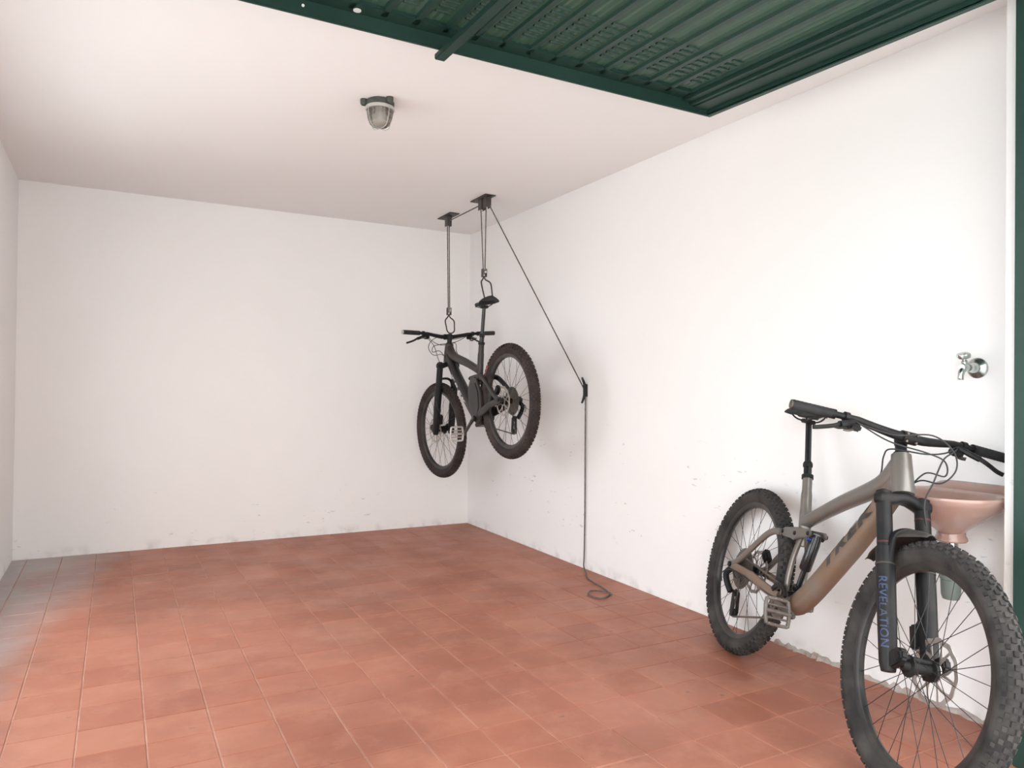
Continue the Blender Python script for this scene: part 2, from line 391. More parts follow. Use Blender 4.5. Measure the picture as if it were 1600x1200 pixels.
# ------------------------------------------------------------------ green up-and-over garage door, open under the ceiling
door = empty('garage_door', Matrix.Translation((-.348, -3.350, 2.445)) @ Matrix.Rotation(math.atan(.04/1.255), 4, 'X'))
tag(door, 'open dark green metal garage door lying flat under the ceiling', 'garage door')
DW, DL = 2.62, 2.28                       # local x runs 0..-DW, y 0..-DL, z 0 is the lower edge of the rails
LZ = .062                                 # height of the sheet above the rails' lower edge
def drail(name, c, d, mt='green'): return MB().box(c, d).build(name, mt, door, bevel=.003)
drail('end_rail', (-DW/2, -.008, .036), (DW, .016, .072)); drail('end_rail', (-DW/2, -DL+.02, .036), (DW, .04, .072))
drail('end_rail', (-DW/2, -.052, .058), (DW-.1, .075, .016))
for sx, s in ((0, -1), (-DW, 1)):
    drail('edge_flange', (sx+s*.014, -DL/2, .004), (.028, DL, .008), 'green_post')
    drail('side_rail', (sx+s*.030, -DL/2, .036), (.006, DL, .066))
    drail('side_rail', (sx+s*.075, -DL/2, .030), (.085, DL-.03, .020))
    drail('side_rail', (sx+s*.128, -DL/2, .040), (.022, DL-.03, .030))
    drail('side_rail', (sx+s*.160, -DL/2, .048), (.040, DL-.03, .024))
pitch = .117; nb = int((DW-.36)/pitch)
x0 = -.18; rib_me = None; pan_me = None; lou = None
for k in range(nb+1):
    xr = x0-k*pitch
    if rib_me is None:
        b = MB(); L_ = DL-.10
        prof = [(-.018, .012), (-.011, -.012), (.011, -.012), (.018, .012)]
        b.add([(px, y, pz) for y in (0, -L_) for px, pz in prof], [(0, 1, 2, 3), (7, 6, 5, 4), (0, 4, 5, 1), (1, 5, 6, 2), (2, 6, 7, 3), (3, 7, 4, 0)])
        rib_me = b.mesh('rib', MT['green_dark'], smooth=0)
        b = MB()                                                # sheet bay with fine folded corrugation
        nseg = 8; wv = pitch
        row = [(-wv*i/nseg, 0 if i % 2 == 0 else -.0022) for i in range(nseg+1)]
        vs = [(x, y, z) for y in (0, -L_) for x, z in row]+[(x, y, .012) for y in (0, -L_) for x in (0, -wv)]
        n1 = nseg+1
        fs = [(i, i+1, n1+i+1, n1+i) for i in range(nseg)]+[(2*n1, 2*n1+1, 2*n1+3, 2*n1+2)]
        b.add(vs, fs); pan_me = b.mesh('panel', MT['green_panel'], smooth=0)
        b = MB(); prof = [(0, .002), (.003, -.006), (.013, -.006), (.016, .004)]
        b.add([(px, -y, z) for px in (-.028, .028) for y, z in prof], [(0, 1, 2, 3), (7, 6, 5, 4), (0, 4, 5, 1), (1, 5, 6, 2), (2, 6, 7, 3), (3, 7, 4, 0)])
        lou = b.mesh('vent_louver', MT['green_dark'], smooth=0)
    obj('rib', rib_me, door, Matrix.Translation((xr, -.045, LZ)))
    if k < nb:
        obj('panel', pan_me, door, Matrix.Translation((xr, -.045, LZ+.002)))
        if k < 13:
            for q in range(7): obj('vent_louver', lou, door, Matrix.Translation((xr-pitch/2, -.16-q*.040, LZ+.001)))
MB().box((-1.335, -DL/2+.02, -.011), (.042, DL+.03, .022)).build('brace', 'green', door, bevel=.003)
MB().lathe([(0, 0), (.014, 0), (.014, .003), (0, .003)], (-1.68, -.045, .049), (0, 0, -1), 14).build('bolt_head', 'chip', door)
MB().lathe([(0, 0), (.005, 0), (.005, .003), (0, .003)], (-1.86, -.017, .03), (0, -1, 0), 10).build('bolt_head', 'chip', door)
for s in (-1, 1):                             # pivot arms that carry the door on its frame posts
    xs = .01 if s > 0 else -DW-.01
    MB().bar((xs, -1.75, .03), (xs+.06*s, -1.75, .03), .03, .03, (0, 1, 0)).build('pivot', 'green', door)
post = MB(); post.box((-.2175, FY-.0436-.047, 1.225), (.035, .094, 2.45)); post.box((-.2235, FY-.0436-.080, 1.225), (.05, .028, 2.45))
tag(post.build('door_frame_post', 'green_post', bevel=.003), 'green metal door frame post at the right edge, behind the front tyre', 'door frame')
post = MB(); post.box((-WD+.2175, FY-.0436-.047, 1.225), (.035, .094, 2.45)); post.box((-WD+.2235, FY-.0436-.080, 1.225), (.05, .028, 2.45))
tag(post.build('door_frame_post', 'green_post', bevel=.003), 'green metal door frame post on the left side of the entrance', 'door frame')

# ------------------------------------------------------------------ mountain bikes
def bike_matrix(X, Y, yaw, lean, pitch, z):
    c, s = math.cos(lean), math.sin(lean); Rx = Matrix(((1,0,0),(0,c,s),(0,-s,c)))
    c, s = math.cos(pitch), math.sin(pitch); Ry = Matrix(((c,0,s),(0,1,0),(-s,0,c)))
    c, s = math.cos(yaw), math.sin(yaw); Rz = Matrix(((c,-s,0),(s,c,0),(0,0,1)))
    M = (Rz @ Rx @ Ry).to_4x4(); M.translation = (X, Y, z); return M

RT, RTUBE = .372, .034
KN = {}
def make_wheel(name, B, M, rear, c, drive=True):
    wh_ = empty(name, M, B)
    n = 18; prof = []
    Rm = RT-RTUBE
    for k in range(n):
        t = PI*2*k/n
        prof.append((Rm+RTUBE*math.cos(t)*(1.0 if math.cos(t) > 0 else 1.05), RTUBE*math.sin(t)*(1.0 if math.cos(t) > -.2 else .82)))
    key = c['tyre']
    if key not in KN:
        kn = MB()
        for i in range(70):
            for ph, w_, l_, off in ((-.22, .012, .014, 0), (.22, .012, .014, .5), (-.66, .011, .013, .5), (.66, .011, .013, 0), (-1.02, .010, .011, 0), (1.02, .010, .011, .5)):
                if abs(ph) < .3 and i % 2 and False: continue
                t = 2*PI*(i+off)/70
                rad = Vector((math.cos(t), 0, math.sin(t))); tan = Vector((-math.sin(t), 0, math.cos(t)))
                nrm = rad*math.cos(ph)+Vector((0, math.sin(ph), 0)); side = tan.cross(nrm)
                P = rad*Rm+nrm*(RTUBE+.0012); R = Matrix((tan, side, nrm)).transposed()
                kn.box(P, (l_, w_, .0075 if abs(ph) < .9 else .006), R)
        KN[key] = (MB().revolve(prof, 84).mesh('tire', MT[c['tyre']]), kn.mesh('tread_knobs', MT[c['knob']], smooth=0),
                   MB().revolve([(.313, -.016), (.300, -.015), (.288, -.010), (.284, 0), (.288, .010), (.300, .015), (.313, .016)], 84).mesh('rim', MT['rim']))
        sp = MB().tube([(0, 0, 0), (1, 0, 0)], .00115, 5); KN['spoke'] = sp.mesh('spoke', MT['spoke'])
    obj('tire', KN[key][0], wh_); tag(obj('tread_knobs', KN[key][1], wh_), kind='stuff'); obj('rim', KN[key][2], wh_)
    fl_ = .034
    for k in range(32):
        side = 1 if k % 2 else -1; kk = k//2; dirn = 1 if kk % 2 else -1
        th = 2*PI*k/32; hub_t = th-dirn*1.15
        a = Vector((.028*math.cos(hub_t), side*fl_*(.75 if rear and side < 0 else 1), .028*math.sin(hub_t))); b_ = Vector((.287*math.cos(th), side*.004, .287*math.sin(th)))
        d = b_-a; x = d.normalized(); y = x.orthogonal().normalized(); z = x.cross(y)
        R = Matrix((x*d.length, y, z)).transposed().to_4x4(); R.translation = a
        obj('spoke', KN['spoke'], wh_, R)
    hw = .058 if not rear else .066
    MB().lathe([(0, -hw), (.012, -hw), (.016, -.045), (.018, -.040), (.032, -.038), (.032, -.032), (.019, -.028), (.017, 0), (.019, .028), (.032, .032), (.032, .038), (.024, .041), (.022, .052), (.012, hw), (0, hw)], (0, 0, 0), (0, 1, 0), 24).build('hub', 'black', wh_)
    # brake rotor on the left side
    ro = MB(); n = 96; ri, re = .083, .098
    pr = []
    for k in range(n):
        t = 2*PI*k/n; wv = .0022*math.sin(12*t)
        pr.append((t, ri+wv*.8, re+wv))
    vs = []
    for yy in (-.001, .001):
        for t, a, b_ in pr: vs += [(a*math.cos(t), yy, a*math.sin(t)), (b_*math.cos(t), yy, b_*math.sin(t))]
    fs = []
    for k in range(n):
        k2 = (k+1) % n; o2 = 2*n
        fs += [(2*k, 2*k+1, 2*k2+1, 2*k2), (o2+2*k, o2+2*k2, o2+2*k2+1, o2+2*k+1), (2*k+1, o2+2*k+1, o2+2*k2+1, 2*k2+1), (2*k, 2*k2, o2+2*k2, o2+2*k)]
    ro.add(vs, fs)
    for k in range(6):
        t = 2*PI*k/6
        for d_ in (.0, .42):
            path = [Vector((math.cos(t+d_*.2+u*(.55-d_*1.6)), 0, math.sin(t+d_*.2+u*(.55-d_*1.6))))*(.024+u*.062) for u in (0, .25, .5, .75, 1)]
            ro.tube(path, (.001, .0032), 4, up=(0, 1, 0)) if False else ro.tube(path, [(.0048, .001)]*5, 6, up=(0, 1, 0))
    ro.revolve([(.020, -.0015), (.030, -.0015), (.030, .0015), (.020, .0015)], 24)
    ro.build('brake_rotor', 'steel', wh_, Matrix.Translation((0, .047, 0)), smooth=30)
    if rear:
        prof = []; radii = [.020, .024, .029, .034, .040, .047, .054, .063, .073, .083, .093]
        y = -.058
        prof.append((0, y))
        for r_ in radii: prof += [(r_-.005, y), (r_, y), (r_, y+.0018), (r_-.005, y+.0018)]; y += .0036
        prof.append((.03, y)); prof.append((.012, y+.004)); prof.append((0, y+.004))
        MB().lathe(prof, (0, 0, 0), (0, 1, 0), 36).build('cassette', 'gunmetal', wh_, smooth=30)
    return wh_

HA = math.radians(66.8)
AX = Vector((-math.cos(HA), 0, math.sin(HA)))        # steering axis, upwards
A0 = Vector((.949, 0, .845))                         # crown point on the axis
def axp(t, y=0, f=0):                                # point on/around the steering axis: t up the axis, f forward
    return A0+AX*t+Vector((0, y, 0))+Vector((math.sin(HA), 0, math.cos(HA)))*f

def decal_on_tube(txt, a, b, ra, rb, y_sign, size, start, v_off, sq, mt, name, parent, bold=.0, shear=0., space=1., M=None, squash=1.0, length=.33):
    """lettering that follows the side of a straight swept tube from a to b (xz plane), semi-axes ra in plane, rb sideways"""
    vs, fs, wdt, hgt = text_mb(txt, size, bold, shear, space)
    a, b = Vector(a), Vector(b); d = (b-a).normalized(); read = d if y_sign < 0 else -d
    up = Vector((-d.z, 0, d.x)); o = a if y_sign < 0 else b
    out = []
    for u, v in vs:
        v = v*squash+v_off; q = max(0., 1-abs(v/ra)**sq)**(1/sq)
        P = o+read*(start+u*length/wdt)+up*v; P.y = y_sign*(rb*q+.0008)+a.y; out.append(P)
    mb_ = MB().add(out, fs)
    me = bpy.data.meshes.new(name); me.from_pydata([tuple(p) for p in mb_.v], [], mb_.f); me.materials.append(MT[mt]); me.update()
    return obj(name, me, parent, M)

def make_bike(label, M, steer, c):
    B = empty('mountain_bike', M); tag(B, label, 'bicycle')
    F, FD, ST = c['frame'], c['frame_dirty'], c['stays']
    L = 1.203
    STR = Matrix.Translation(A0) @ Matrix.Rotation(steer, 4, AX) @ Matrix.Translation(-A0)
    # --- frame
    MB().tube([axp(.018), axp(.04), axp(.10), axp(.145), axp(.158)], [.036, .037, .0345, .0325, .032], 24).build('head_tube', F, B)
    MB().tube(spline([axp(.12, 0, -.012), (.82, 0, .876), (.62, 0, .782), (.46, 0, .70), (.395, 0, .664)], 5), [(.036-.011*min(1, i/14), .030-.006*min(1, i/14)) for i in range(21)], 20, sq=2.6).build('top_tube', F, B)
    dpts = spline([axp(.062, 0, -.010), (.80, 0, .722), (.69, 0, .580), (.60, 0, .468), (.535, 0, .395), (.475, 0, .348), (.415, 0, .325)], 5)
    dn = len(dpts)
    dt = MB().tube(dpts, [(.035+.006*min(1, i/8)-(.010*max(0, (i-24)/6)), .031+.003*min(1, i/8)) for i in range(dn)], 24, sq=2.8).build('down_tube', FD, B)
    ta, tb = (Vector((.69, 0, .580)), Vector((.80, 0, .722)))
    if c['decal'] == 'dark':
        d_ = (tb-ta).normalized()
        decal_on_tube('TREK', ta-d_*.055, tb+d_*.06, .041, .034, -1, .066, 0, .013, 2.8, 'decal_dark', 'lettering', dt, bold=.004, shear=.25, space=1.25, squash=.8)
        decal_on_tube('TREK', ta-d_*.055, tb+d_*.05, .041, .034, 1, .066, 0, .013, 2.8, 'decal_dark', 'lettering', dt, bold=.004, shear=.25, space=1.25, squash=.8)
    else:
        d_ = (tb-ta).normalized()
        decal_on_tube('TREK', ta-d_*.10, tb+d_*.02, .041, .034, 1, .060, 0, -.015, 2.8, 'decal_white', 'lettering', dt, bold=.002, shear=.2, space=1.3, squash=.62)
        decal_on_tube('TREK', ta-d_*.10, tb+d_*.02, .041, .034, -1, .060, 0, -.015, 2.8, 'decal_white', 'lettering', dt, bold=.002, shear=.2, space=1.3, squash=.62)
    MB().tube(spline([(.326, 0, .842), (.345, 0, .79), (.372, 0, .715), (.398, 0, .64), (.415, 0, .57)], 4), [.0195]*5+[.022]*4+[(.028, .022)]*4+[(.022, .020)]*4, 18).build('seat_tube', F, B)
    for s in (-1, 1):
        MB().tube(spline([(.413, s*.014, .60), (.418, s*.028, .53), (.424, s*.034, .44), (.434, s*.03, .35)], 4), [(.014, .009)]*13, 10, sq=2.6).build('seat_tube_strut', F, B)
    MB().lathe([(0, -.046), (.022, -.046), (.026, -.040), (.026, .040), (.022, .046), (0, .046)], (.430, 0, .335), (0, 1, 0), 24).build('bottom_bracket', ST, B)
    # --- rear triangle, rocker and shock
    big = c['stay_w']
    for s in (-1, 1):
        cs = [(.405, s*.045, .350), (.31, s*.055, .358), (.15, s*.066, .376), (.0, s*.074, .376), (-.022, s*.074, .378)]
        MB().tube(spline(cs, 5), [(.021*big, .010)]*10+[(.017*big, .008)]*11, 12, sq=3).build('chainstay', ST, B)
        ss = [(.305, s*.047, .598), (.26, s*.056, .588), (.20, s*.062, .548), (.06, s*.072, .418), (-.012, s*.074, .378)]
        MB().tube(spline(ss, 5), [(.014*big, .0085)]*21, 12, sq=3).build('seatstay', c['seatstay'], B)
        MB().lathe([(0, -.008), (.012, -.008), (.012, .008), (0, .008)], (-.006, s*.082, .378), (0, 1, 0), 16).build('axle_cap', 'black', B)
        rk = [(.285, .607), (.31, .622), (.40, .640), (.50, .648), (.512, .632), (.500, .618), (.43, .600), (.40, .585), (.37, .588), (.31, .585), (.288, .592)]
        rl = MB().prism(rk, (0, s*.033, 0), (1, 0, 0), (0, 0, 1), .012).build('rocker_link', c['seatstay'], B, bevel=.003)
        for px_, pz_ in ((.303, .603), (.402, .614), (.498, .632)):
            MB().lathe([(0, 0), (.009, 0), (.008, .004), (.003, .005), (0, .003)], (px_, s*.039, pz_), (0, s, 0), 14).build('pivot_bolt', 'black', rl)
    a, b = Vector((.499, 0, .630)), Vector((.448, 0, .378)); d = (b-a).normalized()
    sh = MB().lathe([(0, -.004), (.015, -.004), (.021, .012), (.0215, .03), (.0225, .032), (.0225, .14), (.020, .146), (.0115, .150), (.0115, .215), (.019, .218), (.019, .235), (.010, .25), (0, .256)], a, d, 24).build('rear_shock', 'stanchion', B)
    MB().tube([a+d*.012+Vector((0, -.030, 0)), a+d*.012+Vector((0, .030, 0))], .008, 12).build('shock_eyelet', 'black', sh)
    MB().lathe([(0, 0), (.0095, 0), (.0105, .006), (.008, .013), (0, .014)], a+d*.020+Vector((-.002, -.020, 0)), (0, -1, .1), 16).build('rebound_dial', c['dial'], sh)
    MB().tube([b+Vector((0, -.034, 0)), b+Vector((0, .034, 0))], .010, 12).build('shock_mount', 'black', B)
    # --- seat
    pa, pb = Vector((.326, 0, .842)), Vector((.228, 0, 1.075)); pd = (pb-pa).normalized()
    MB().lathe([(.0195, -.004), (.0235, -.004), (.0235, .012), (.0195, .014)], pa, pd, 20).build('seat_clamp', 'black', B)
    MB().tube([pa, pa+pd*.04, pa+pd*.058, pa+pd*.060, pb], [.0163, .0163, .0165, .0128, .0128], 16).build('seatpost', 'stanchion', B)
    MB().lathe([(.013, 0), (.0185, 0), (.0195, .006), (.0195, .016), (.0150, .024), (.013, .024)], pa+pd*.048, pd, 18).build('post_collar', 'black', B)
    tilt = c['saddle_tilt']; SM = Matrix.Translation(pb+Vector((-.006, 0, .008))) @ Matrix.Rotation(-tilt, 4, 'Y')
    NS = 16; vs = []; fs = []; n = 20
    for i in range(NS+1):
        u = i/NS; x = -.125+.265*u
        wd_ = (.070*math.sqrt(max(0.0, 1-((u-.24)/.30)**2*.55)) if u < .5 else 0)
        wd_ = .072-.055*(1/(1+math.exp(-(u-.46)*11)))
        if u < .12: wd_ *= math.sqrt(max(.05, 1-((.12-u)/.125)**2))
        if u > .9: wd_ *= math.sqrt(max(.04, 1-((u-.9)/.102)**2))
        top = .043+.010*(1-u)**2+.004*math.cos(u*6); th = .036-.012*u
        if u > .9: top -= .010*((u-.9)/.1)**2
        for k in range(n):
            t = 2*PI*k/n; yy = wd_*math.cos(t); zz = math.sin(t)
            droop = -.018*(abs(math.cos(t))**2)*(1-u)
            vs.append((x, yy, top+droop-th/2+th/2*(zz if zz > 0 else zz*.85)))
    for i in range(NS):
        for k in range(n): fs.append((i*n+k, i*n+(k+1) % n, (i+1)*n+(k+1) % n, (i+1)*n+k))
    fs += [tuple(range(n-1, -1, -1)), tuple(NS*n+k for k in range(n))]
    sd = MB().add(vs, fs).build('saddle', 'black_rubber', B, SM, smooth=60)
    for s in (-1, 1):
        MB().tube(spline([(-.10, s*.034, .026), (-.07, s*.030, .008), (-.03, s*.022, -.002), (.04, s*.022, 0), (.09, s*.016, .014), (.115, s*.006, .026)], 5), .0036, 8).build('saddle_rail', 'black', sd)
    MB().box((0, 0, -.004), (.040, .052, .018)).build('rail_clamp', 'black', sd, bevel=.004)
    # --- fork
    fk = empty('fork', STR, B)
    for s in (-1, 1):
        y = s*.068
        MB().tube([axp(.012, y), axp(-.20, y)], .0240, 20).build('stanchion', 'black', fk)
        MB().lathe([(.0240, 0), (.0272, .002), (.0272, .012), (.0240, .014)], axp(-.188, y), AX, 18).build('wiper_seal', 'black', fk)
        lg = MB().tube([axp(-.185, y), axp(-.26, y), axp(-.40, y), axp(-.53, y), axp(-.555, y)], [(.0275, .0265), (.0285, .0270), (.0270, .0258), (.0250, .0240), (.020, .019)], 18, sq=2.4).build('fork_leg', 'black', fk)
        MB().prism([(-.012, -.535), (.012, -.50), (.062, -.488), (.079, -.500), (.080, -.523), (.062, -.537), (.03, -.548)], A0+Vector((0, y, 0)), (math.sin(HA), 0, math.cos(HA)), AX, .024).build('dropout', 'black', fk, bevel=.005)
        if c['fork_text']:
            if s < 0:
                vs_, fs_, wd_, hg_ = text_mb('REVELATION', .036, .0006, 0.1, 1.05)
                P_ = []
                for u, v in vs_:
                    th = -PI/2+.62+v*1.0/.0262; t_ = -.275-u*(.215/wd_)
                    r_ = .0281-.0030*max(0, (-.26-t_)/.27)
                    e_ = (abs(math.cos(th))**2.4+abs(math.sin(th))**2.4)**(-1/2.4)
                    p_ = axp(t_, y+r_*e_*math.sin(th), r_*e_*math.cos(th)); P_.append(p_)
                me = bpy.data.meshes.new('lettering'); me.from_pydata([tuple(p) for p in P_], [], fs_); me.materials.append(MT['decal_blue']); me.update()
                obj('lettering', me, fk)
        if s < 0 and c['fork_text']:
            MB().lathe([(.0240, 0), (.0248, .001), (.0248, .006), (.0240, .007)], axp(-.165, y), AX, 16).build('travel_ring', 'red_band', fk)
            MB().lathe([(.0240, 0), (.0248, .001), (.0248, .006), (.0240, .007)], axp(-.060, -y), AX, 16).build('travel_ring', 'red_band', fk)
        MB().lathe([(0, 0), (.016, 0), (.015, .005), (.009, .007), (0, .007)], axp(.012, y), AX, 16).build('fork_cap', 'black', fk)
    cr = MB()
    cr.tube([axp(-.012, -.096), axp(-.012, -.090), axp(-.012, -.068), axp(-.010, -.045, .002), axp(-.003, -.02, .004), axp(-.001, 0, .005), axp(-.003, .02, .004), axp(-.010, .045, .002), axp(-.012, .068), axp(-.012, .090), axp(-.012, .096)], [(.012, .014), (.021, .019), (.0265, .024), (.025, .019), (.028, .017), (.030, .017), (.028, .017), (.025, .019), (.0265, .024), (.021, .019), (.012, .014)], 20, up=AX, sq=2.8)
    cr.build('fork_crown', 'black', fk)
    # arch over the tyre, on the front of the lowers
    MB().tube(spline([axp(-.225, -.066, .016), axp(-.150, -.060, .030), axp(-.124, -.034, .036), axp(-.119, 0, .038), axp(-.124, .034, .036), axp(-.150, .060, .030), axp(-.225, .066, .016)], 5), [(.009, .013)]*31, 10, up=(1, 0, 0), sq=3).build('fork_arch', 'black', fk)
    MB().tube([axp(-.515, -.082, .056), axp(-.515, .082, .056)], .0085, 14).build('axle', 'black', fk)
    MB().lathe([(0, 0), (.014, 0), (.014, .006), (.006, .007), (0, .004)], axp(-.515, -.076, .056), (0, -1, 0), 18).build('axle_cap', 'black', fk)
    cl = MB(); cl.box(axp(-.428, .052, -.030), (.040, .030, .075), Matrix.Rotation(-.40, 3, 'Y')); cl.build('brake_caliper', 'black', fk, bevel=.006)
    if c['mudguard']:
        # short plastic fender strapped under the crown, following the tyre
        vs = []; fs = []; NA = 18; NB = 8
        ctr = Vector((L, 0, RT))
        for i in range(NA+1):
            u = i/NA; th = math.radians(101+u*45); Rr = .392+.034*math.sin(u*PI)+(.05*(u-.7)/.3 if u > .7 else 0)
            half = .060*(math.sin(min(1, u*2.6)*PI/2)**.6 if u < .5 else (1 if u < .72 else max(.12, 1-(u-.72)/.28*.9)))
            half = max(half, .015)
            for k in range(NB+1):
                v = -1+2*k/NB
                rr = Rr-.030*(abs(v)**2.2)*(half/.05)
                vs.append(ctr+Vector((rr*math.cos(th), v*half, rr*math.sin(th))))
        for i in range(NA):
            for k in range(NB): fs.append((i*(NB+1)+k, i*(NB+1)+k+1, (i+1)*(NB+1)+k+1, (i+1)*(NB+1)+k))
        mg = MB().add(vs, fs).build('mudguard', 'plastic', fk, smooth=60)
        so = mg.modifiers.new('thickness', 'SOLIDIFY'); so.thickness = .0025; so.offset = 1
        for s in (-1, 1):
            MB().revolve([(.0285, -.003), (.0305, -.003), (.0305, .003), (.0285, .003)], 18).build('strap', 'plastic', fk, Matrix.Translation(axp(-.232, s*.068)) @ Vector((0, 1, 0)).rotation_difference(AX).to_matrix().to_4x4())
    # --- headset, stem, bar
    ck = empty('cockpit', STR, B)
    MB().tube([axp(.158), axp(.166), axp(.168), axp(.198), axp(.20)], [.0255, .0245, .0185, .0185, .018], 18).build('headset_spacer', 'black', ck)
    sc = axp(.213); bc = Vector((.905, 0, 1.052))
    stm = MB().tube([axp(.196), axp(.232)], .0205, 20).build('stem', 'black', ck)
    MB().tube([sc, (sc+bc)/2, bc], [(.018, .019), (.016, .021), (.017, .024)], 16, sq=2.8).build('stem_body', 'black', stm)
    MB().lathe([(0, 0), (.0175, 0), (.016, .004), (.004, .005), (0, .003)], axp(.232), AX, 18).build('top_cap', 'black', stm)
    MB().tube([bc+Vector((0, -.026, 0)), bc+Vector((0, .026, 0))], .0215, 18).build('face_plate', 'black', stm)
    for s in (-1, 1):
        for q in (-1, 1):
            MB().tube([bc+Vector((.017, s*.017, q*.013)), bc+Vector((.0235, s*.017, q*.013))], .004, 8).build('clamp_bolt', 'gunmetal', stm)
    def barp(y):
        u = abs(y); rise = .020*min(1, max(0, (u-.04)/.14))**1.3; sw = -.055*max(0, (u-.05)/.35)
        return bc+Vector((sw, y, rise))
    ys = [-.40+.025*i for i in range(33)]
    hb = MB().tube([barp(y) for y in ys], [.0113 if abs(y) > .2 else .0113+.0046*(1-(max(0, abs(y)-.05)/.15)) for y in ys], 16).build('handlebar', 'black', ck)
    for s in (-1, 1):
        gp = [barp(s*(.262+.0069*i)) for i in range(21)]
        gr = MB().tube(gp, [.0165+(.0008 if i % 2 else 0) for i in range(20)]+[.0150], 16).build('grip', 'black_rubber', ck)
        MB().tube([barp(s*.252), barp(s*.264)], .0172, 16).build('lock_ring', 'black', gr)
        MB().lathe([(.0165, 0), (.0155, .004), (.008, .006), (0, .006)], barp(s*.398), (-.12, s, 0), 16).build('end_cap', c['cap'], gr)
        # brake lever: clamp, body, blade
        cp = barp(s*.215)
        bl = MB().tube([cp+Vector((0, -.008*s, 0)), cp+Vector((0, .008*s, 0))], .0172, 16).build('brake_lever', 'black', ck)
        MB().tube(spline([cp+Vector((.012, -s*.018, -.010)), cp+Vector((.030, s*.005, -.022)), cp+Vector((.040, s*.038, -.032))], 4), [(.010, .012)]*9, 10).build('lever_body', 'black', bl)
        MB().tube(spline([cp+Vector((.040, s*.036, -.030)), cp+Vector((.050, s*.065, -.044)), cp+Vector((.042, s*.105, -.058)), cp+Vector((.045, s*.128, -.064))], 5), [(.0045, .0075)]*16, 8, up=(0, 0, 1)).build('lever_blade', 'black', bl)
        MB().tube([cp+Vector((.005, -s*.045, -.010)), cp+Vector((.014, -s*.015, -.008))], .0075, 12).build('reservoir', 'black', bl)
        # shifter (right) / dropper remote (left), hung below the bar
        rp = barp(s*.175)
        rm = MB().box(rp+Vector((.004, s*.012, -.026)), (.034, .042, .024), Matrix.Rotation(.3, 3, 'Y')).build('shifter' if s < 0 else 'dropper_remote', 'black', ck, bevel=.006)
        MB().tube([rp, rp+Vector((.002, s*.006, -.022))], .007, 10).build('remote_clamp', 'black', rm)
        MB().tube(spline([rp+Vector((-.008, s*.025, -.030)), rp+Vector((-.018, s*.048, -.038)), rp+Vector((-.014, s*.064, -.038))], 4), [(.004, .009)]*9, 8).build('thumb_paddle', 'gunmetal', rm)
        if s < 0: MB().tube(spline([rp+Vector((.012, s*.02, -.036)), rp+Vector((.026, s*.04, -.044)), rp+Vector((.022, s*.056, -.044))], 4), [(.004, .007)]*9, 8).build('thumb_paddle', 'gunmetal', rm)
    # cables
    hs = lambda t, y, f=0: axp(t, y, f)
    cables = [
        [barp(-.17)+Vector((.012, 0, -.012)), barp(-.08)+Vector((.05, 0, -.01)), bc+Vector((.075, .03, .020)), bc+Vector((.092, .10, -.015)), bc+Vector((.090, .125, -.072)), bc+Vector((.078, .095, -.125)), hs(.075, .055, .02), hs(.058, .032, -.02)],
        [barp(.17)+Vector((.012, 0, -.012)), barp(.11)+Vector((.055, 0, -.03)), bc+Vector((.075, .02, -.045)), hs(.165, -.045, .015), hs(.158, -.040, -.035), (.835, -.024, .925), (.815, -.018, .897)],
        [barp(.19)+Vector((.008, 0, -.010)), barp(.14)+Vector((.05, 0, -.028)), bc+Vector((.09, .075, -.05)), bc+Vector((.085, .062, -.13)), hs(-.02, .050, .035), hs(-.15, .080, .010), hs(-.30, .088, -.02), hs(-.39, .064, -.05), hs(-.425, .052, -.03)],
        [barp(-.18)+Vector((.008, 0, -.010)), barp(-.09)+Vector((.045, 0, -.035)), bc+Vector((.075, .025, -.040)), bc+Vector((.086, .085, -.055)), bc+Vector((.080, .100, -.100)), hs(.10, .064, .03), hs(.050, .034, -.02)],
    ]
    for pts in cables: MB().tube(spline(pts, 8), .0026, 8).build('cable', 'cable', ck)
    MB().tube(spline([(.50, -.035, .40), (.46, -.045, .385), (.40, -.06, .345), (.25, -.066, .352), (.05, -.082, .36), (-.045, -.09, .33), (-.03, -.09, .29)], 6), .0024, 8).build('cable', 'cable', B)
    # --- wheels
    make_wheel('front_wheel', B, STR @ Matrix.Translation((L, 0, RT)), False, c)
    rw = make_wheel('rear_wheel', B, Matrix.Translation((0, 0, RT)) @ Matrix.Rotation(.2, 4, 'Y'), True, c)
    if c.get('tyre_label'):
        vs = []; fs = []
        for i in range(9):
            t = math.radians(38+i*2.2)
            for k in range(4):
                ph = 1.75-k*.16; q = RT-RTUBE+(RTUBE+.0012)*math.cos(ph); vs.append((q*math.cos(t), (RTUBE+.0012)*math.sin(ph), q*math.sin(t)))
        for i in range(8):
            for k in range(3): fs.append((i*4+k, i*4+k+1, (i+1)*4+k+1, (i+1)*4+k))
        MB().add(vs, fs).build('tire_label', 'decal_red', rw, Matrix.Rotation(-.2, 4, 'Y'))
    MB().box((.045, .054, .395+.06), (.06, .028, .04), Matrix.Rotation(.7, 3, 'Y')).build('brake_caliper', 'black', B, bevel=.006)
    # --- drivetrain
    bb = Vector((.430, 0, .335))
    ang = c['crank']; cdv = Vector((math.cos(ang), 0, math.sin(ang)))
